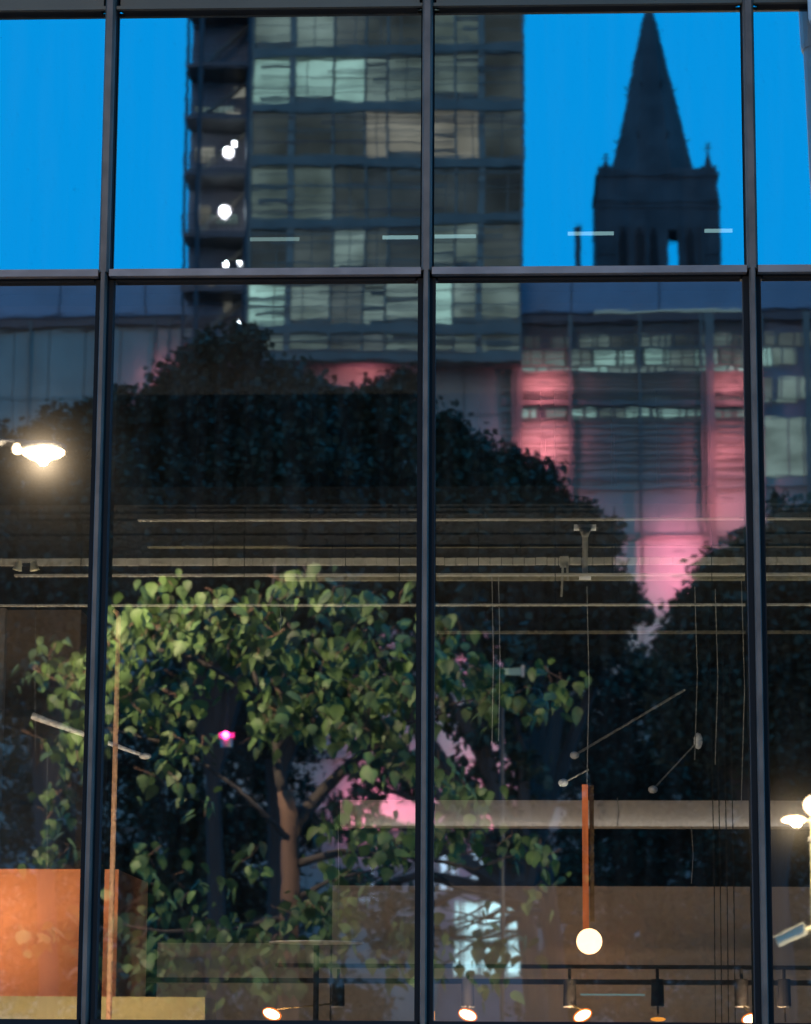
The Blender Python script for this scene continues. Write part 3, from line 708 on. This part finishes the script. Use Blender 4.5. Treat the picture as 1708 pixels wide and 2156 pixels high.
big_tree('sparse_tree', [(1000, 1330, 80), (900, 1380, 90), (760, 1320, 90), (1060, 1420, 80), (980, 1500, 80), (840, 1480, 80), (1090, 1530, 60), (740, 1500, 70), (1080, 1640, 60), (960, 1640, 50), (1100, 1760, 60), (760, 1880, 60), (860, 1940, 80), (790, 1650, 60), (860, 1610, 60), (750, 1710, 50)], 40, 2500, 'sparse drooping dark tree before the lavender wall, pink showing between its leaves', 1130, leaf=.24, seed=21)
sp_tree = [o for o in COL.objects if o.name.startswith('sparse_tree')][0]
rr = random.Random(3); tw = MB()
for k in range(26):
    x0_, y0_ = rr.uniform(1080, 1150), rr.uniform(1700, 2000); yy = 40+rr.uniform(-1, 1); pts = []
    L_ = rr.uniform(150, 330); dr = rr.uniform(-.15, .35)
    for t in range(7):
        u = t/6; pts.append(rf(x0_-L_*u, y0_+dr*L_*u+18*math.sin(u*5+k)+rr.uniform(-5, 5)-40*u*(1-u), yy))
    tw.tube(pts, [.05, .045, .04, .03, .022, .016, .008], 5)
tw.build('drooping_branches', M['bark2'], sp_tree)['kind'] = 'stuff'
# lit broad-leaved tree close to the kerb
YL = 20.5
def leaf_mesh(seed):
    rnd = random.Random(seed); mb = MB(); L = 1.0; fold = rnd.uniform(.15, .4); curl = rnd.uniform(.15, .45)
    prof = [(0, .02), (.06, .30), (.22, .43), (.42, .40), (.65, .26), (.85, .11), (1.0, 0)]
    for i, (t, w) in enumerate(prof):
        z = -curl*t*t
        mb.v += [Vector((t-.0, w, z - w*fold)), Vector((t, 0, z)), Vector((t, -w, z - w*fold))]
    for i in range(len(prof)-1):
        a = i*3; b2 = a+3
        mb.f += [(a, a+1, b2+1, b2), (a+1, a+2, b2+2, b2+1)]
    mb.smooth = True
    return mb
LV = [leaf_mesh(i) for i in range(6)]
TW = MB()
def leafy(root, blobs, yv, seed, mlead):
    rnd = random.Random(seed); k = 16.0+yv
    items = []
    for bx, by, rx, ry, nl in blobs:
        ntw = max(3, int(nl/7*2.4))
        for t in range(ntw):
            a = rnd.uniform(0, 2*PI); q = rnd.random()**.5
            cx_, cy_ = bx+rx*q*math.cos(a), by+ry*q*math.sin(a)
            yy = yv+rnd.uniform(-1.2, 1.2)
            c = rf(cx_, cy_, yy); TW.tube([c+Vector((rnd.gauss(0, .12), rnd.gauss(0, .2), .1)), c, c+Vector((rnd.gauss(0, .15), rnd.gauss(0, .1), -.14))], [.009, .007, .003], 4)
            for j in range(7):
                p = c + Vector((rnd.gauss(0, .16), rnd.gauss(0, .16), rnd.gauss(0, .13)))
                sz = rnd.uniform(.13, .25)*(1 if rnd.random() < .8 else .6)
                yaw = rnd.uniform(0, 2*PI); pit = rnd.uniform(.3, 1.5); rol = rnd.uniform(-.5, .5)
                items.append((p, sz, Euler((rol, pit, yaw)), rnd.randrange(6), yy))
    return items
leaf_tree = empty('leafy_tree', (rf(612, 2100, YL).x, -YL, 0), 'lit broad leaved green tree with brown trunk hanging over the pavement', 'tree')
tp = lambda px, py, dy=0: rf(px, py, YL+dy)
g0 = tp(607, 2190); g0.z = 0.1
trunk = MB().tube([g0, tp(607, 2000), tp(612, 1850), tp(611, 1720), tp(600, 1665)], [.15, .13, .12, .12, .10], 12); trunk.smooth = True
trunk = trunk.build('trunk', M['bark'], leaf_tree)
for pts, rr in (([tp(600, 1675), tp(588, 1630), tp(583, 1570, .2), tp(560, 1480, .2), tp(520, 1380, .1)], [.09, .06, .05, .04, .02]),
                ([tp(606, 1770), tp(650, 1700, .2), tp(705, 1640, .3), tp(760, 1590, .2), tp(850, 1530, .3)], [.10, .09, .08, .06, .02]),
                ([tp(583, 1580, .2), tp(640, 1480), tp(700, 1380), tp(760, 1330)], [.05, .035, .025, .01]),
                ([tp(560, 1480, .2), tp(480, 1420), tp(380, 1370), tp(290, 1360)], [.04, .03, .02, .01]),
                ([tp(583, 1590, .2), tp(565, 1300, .4), tp(580, 1180, .4)], [.04, .02, .01]),
                ([tp(606, 1760, -.1), tp(500, 1660, -.3), tp(380, 1570, -.3), tp(180, 1520, -.2), tp(110, 1640, -.2)], [.045, .028, .02, .012, .006]),
                ([tp(850, 1530, .3), tp(960, 1480, .2), tp(1120, 1450)], [.02, .015, .008]),
                ([tp(608, 1820), tp(720, 1790), tp(860, 1800, .3), tp(1000, 1830, .3), tp(1110, 1790, .3)], [.06, .05, .035, .02, .01]),
                ([tp(860, 1800, .3), tp(960, 1870, .3), tp(1100, 1900, .3)], [.025, .018, .01]),
                ([tp(850, 1800, .3), tp(950, 1740, .3), tp(1060, 1690, .3)], [.025, .018, .01]),
                ([tp(610, 1900), tp(700, 1850), tp(790, 1830)], [.05, .03, .01]),
                ([tp(608, 1930), tp(480, 1960), tp(330, 1960), tp(240, 1940)], [.05, .03, .02, .01])):
    mb = MB().tube(pts, rr, 8); mb.smooth = True; mb.build('limb', M['bark2'], trunk)
blobs = [(150, 1400, 80, 50, 46), (270, 1385, 60, 80, 50), (340, 1310, 70, 40, 34), (440, 1270, 150, 50, 56), (450, 1340, 130, 50, 50), (590, 1360, 110, 60, 60), (350, 1460, 90, 40, 40),
         (620, 1470, 120, 60, 70), (760, 1390, 110, 70, 70), (820, 1470, 90, 80, 70), (700, 1500, 80, 50, 40), (570, 1500, 70, 50, 34), (400, 1560, 60, 30, 16), (130, 1560, 55, 40, 24), (110, 1680, 40, 50, 14), (110, 1780, 40, 40, 14),
         (980, 1440, 90, 60, 56), (1110, 1450, 90, 50, 40), (930, 1330, 60, 60, 18), (620, 1240, 120, 50, 30), (780, 1260, 90, 40, 20), (250, 1500, 60, 40, 14),
         (450, 2010, 190, 70, 110), (300, 2010, 90, 60, 46), (700, 1880, 60, 90, 46), (640, 1960, 120, 60, 34), (370, 1900, 120, 60, 24), (740, 1740, 90, 30, 18), (820, 1760, 80, 30, 34), (1150, 1830, 40, 60, 14),
         (420, 1790, 120, 70, 16), (330, 1680, 110, 60, 14), (150, 1960, 90, 70, 16), (840, 1590, 110, 40, 30), (960, 1660, 70, 50, 30), (1040, 1990, 60, 60, 26), (880, 1980, 90, 60, 26), (1010, 1770, 90, 40, 26)]
items = leafy(leaf_tree, blobs, YL, 11, None)
items.sort(key=lambda it: -it[1]/(16+it[4]))
lm = [LV[i].mesh('leaf', M['leaf']) for i in range(6)]
for it in items[:300]:
    inst('leaf', lm[it[3]], it[0], leaf_tree, it[2], scale=(it[1],)*3)
rest = MB(); rest.smooth = True
for p, sz, e, vi, yy in items[300:]:
    src = LV[vi]; n = len(rest.v); rm = e.to_matrix()
    rest.v += [p + rm @ (v*sz) for v in src.v]; rest.f += [tuple(n+i for i in f) for f in src.f]
o = rest.build('foliage', M['leaf'], leaf_tree); o['kind'] = 'stuff'
o = TW.build('twigs', M['bark'], leaf_tree); o['kind'] = 'stuff'

# street lamp at the left
p = rf(86, 948, 17.6)
sl = empty('street_lamp', (p.x-1.6, p.y, 0), 'glowing warm street lamp on a curved arm, left of the left mullion', 'street lamp')
MB().tube([(p.x-1.6, p.y, .1), (p.x-1.6, p.y, p.z-.8), (p.x-1.4, p.y, p.z-.1), (p.x-.8, p.y, p.z+.12), (p.x-.2, p.y, p.z+.12)], [.1, .07, .06, .045, .04], 12).build('pole', M['steel'], sl)
hd = MB().ball((p.x, p.y, p.z+.06), .30, 18, (1, .55, .28)).build('housing', M['steel'], sl)
MB().ball((p.x+.02, p.y+.04, p.z), .25, 18, (1.02, .5, .46)).build('lamp_glass', G['hot'], sl)
MB().ball((p.x-.30, p.y+.04, p.z+.03), .06, 12).build('side_lamp', G['hot'], sl)
light('POINT', (p.x+.05, p.y+.22, p.z-.14), (1, .74, .46), 3300, sl, .05)
# small double lamp heads
for px, py, di in ((211, 953, 1.0), (55, 1190, 3.0)):
    a = at(px, py, 3.0)
    t = empty('twin_lamp', a, 'pair of small cream lamp cups ' + ('straddling the left mullion level with the street lamp' if px > 100 else 'on the beige rail near the left edge'), 'lamp', 'twin cream lamp cups')
    for s in (-1, 1):
        MB().tube([(a.x+s*.045, 3.0, a.z+.03), (a.x+s*.06, 3.0, a.z-.035)], [.015, .034], 10).build('cup', M['cream'], t)
    MB().box((a.x-.03, 3.03, a.z), (a.x+.03, 3.05, a.z+.02)).build('bracket', M['black'], t)
# flood pole at right edge
p = rf(1716, 1700, 18.0)
fp = empty('floodlight_pole', (p.x, p.y, 0), 'cream pole at the right edge carrying a globe, a floodlight and a camera', 'pole')
MB().tube([(p.x+.02, p.y, .1), (p.x+.02, p.y, p.z-.04)], [.10, .085], 14).build('shaft', M['cream'], fp)
MB().tube([(p.x+.02, p.y, p.z-.42), (p.x+.02, p.y, p.z-.36)], .11, 14).build('collar', M['steel'], fp)
MB().ball((p.x-.03, p.y+.1, p.z+.02), .12, 16).build('globe', G['warm'], fp)
q = rf(1671, 1727, 18)
MB().ball((q.x, q.y, q.z), .15, 16, (1, .5, .36)).build('floodlight', G['warm'], fp)
MB().tube([(q.x, q.y-.05, q.z), (p.x, p.y-.05, q.z)], .02, 6).build('arm', M['cream'], fp)
light('POINT', (q.x, q.y+.25, q.z-.05), (1, .74, .42), 800, fp, .05)
c = rf(1668, 1968, 18)
rt = Matrix.Rotation(R(-24), 3, 'Y')
cm = MB().box((c.x-.20, c.y-.07, c.z-.07), (c.x+.17, c.y+.07, c.z+.07), rt).build('camera_housing', M['cream'], fp)
MB().tube([(c.x+.12, c.y, c.z+.05), (p.x, c.y, c.z+.1)], .025, 8).build('bracket', M['cream'], cm)
MB().box((c.x-.23, c.y-.085, c.z+.072), (c.x+.17, c.y+.085, c.z+.084), rt, Vector(c)).build('sun_shield', M['cream'], cm)
# pale pole in front of the glass, top right
a, b = at(1690, 44, -.2), at(1712, 440, -.2)
wp = empty('white_pole', (b.x+.12, -.2, 0), 'pale slightly leaning pole in front of the glass at the top right corner', 'pole')
dv = (a-b).normalized(); off = Vector((.165, 0, 0))
MB().tube([b+off-dv*5.2, b+off, a+off], [.12, .12, .115], 20).build('shaft', M['white'], wp)
MB().tube([a+off, a+off+dv*.03, a+off+dv*1.6], [.125, .13, .125], 20).build('sleeve', M['white'], wp)
# red sign light seen through the leaves
p = rf(478, 1547, 24)
rs = empty('red_lantern', p, 'small glowing pink red lantern among the dark leaves', 'lantern')
MB().box((p.x-.11, p.y, p.z-.025), (p.x+.11, p.y+.04, p.z+.04)).build('tube', G['red'], rs)
MB().tube([(p.x+.0, p.y, p.z-.18), (p.x, p.y, p.z-.03)], .09, 12).build('basket', M['wire'], rs)
MB().tube([(p.x, p.y, p.z+.04), (p.x, p.y, p.z+1.6)], .008, 6).build('cord', M['black'], rs)
light('POINT', p + Vector((0, .15, .0)), (1, .05, .3), 3, rs, .05)
# green street sign plate
p = rf(1058, 1412, 21.5)
sg = empty('street_sign', (p.x, p.y, 0), 'faded green plate with raised ends hung among the leaves right of the centre mullion', 'sign')
MB().box((p.x-.28, p.y, p.z-.05), (p.x+.28, p.y+.02, p.z+.05)).build('plate', mat('faded_green', (.25, .36, .27), .6), sg)
for s in (-1, 1): MB().box((p.x+s*.28-.02, p.y, p.z-.07), (p.x+s*.28+.02, p.y+.03, p.z+.08)).build('end_cap', M['wire'], sg)
MB().tube([(p.x, p.y-.04, .1), (p.x, p.y-.04, p.z+.06)], .03, 8).build('pole', M['steel'], sg)
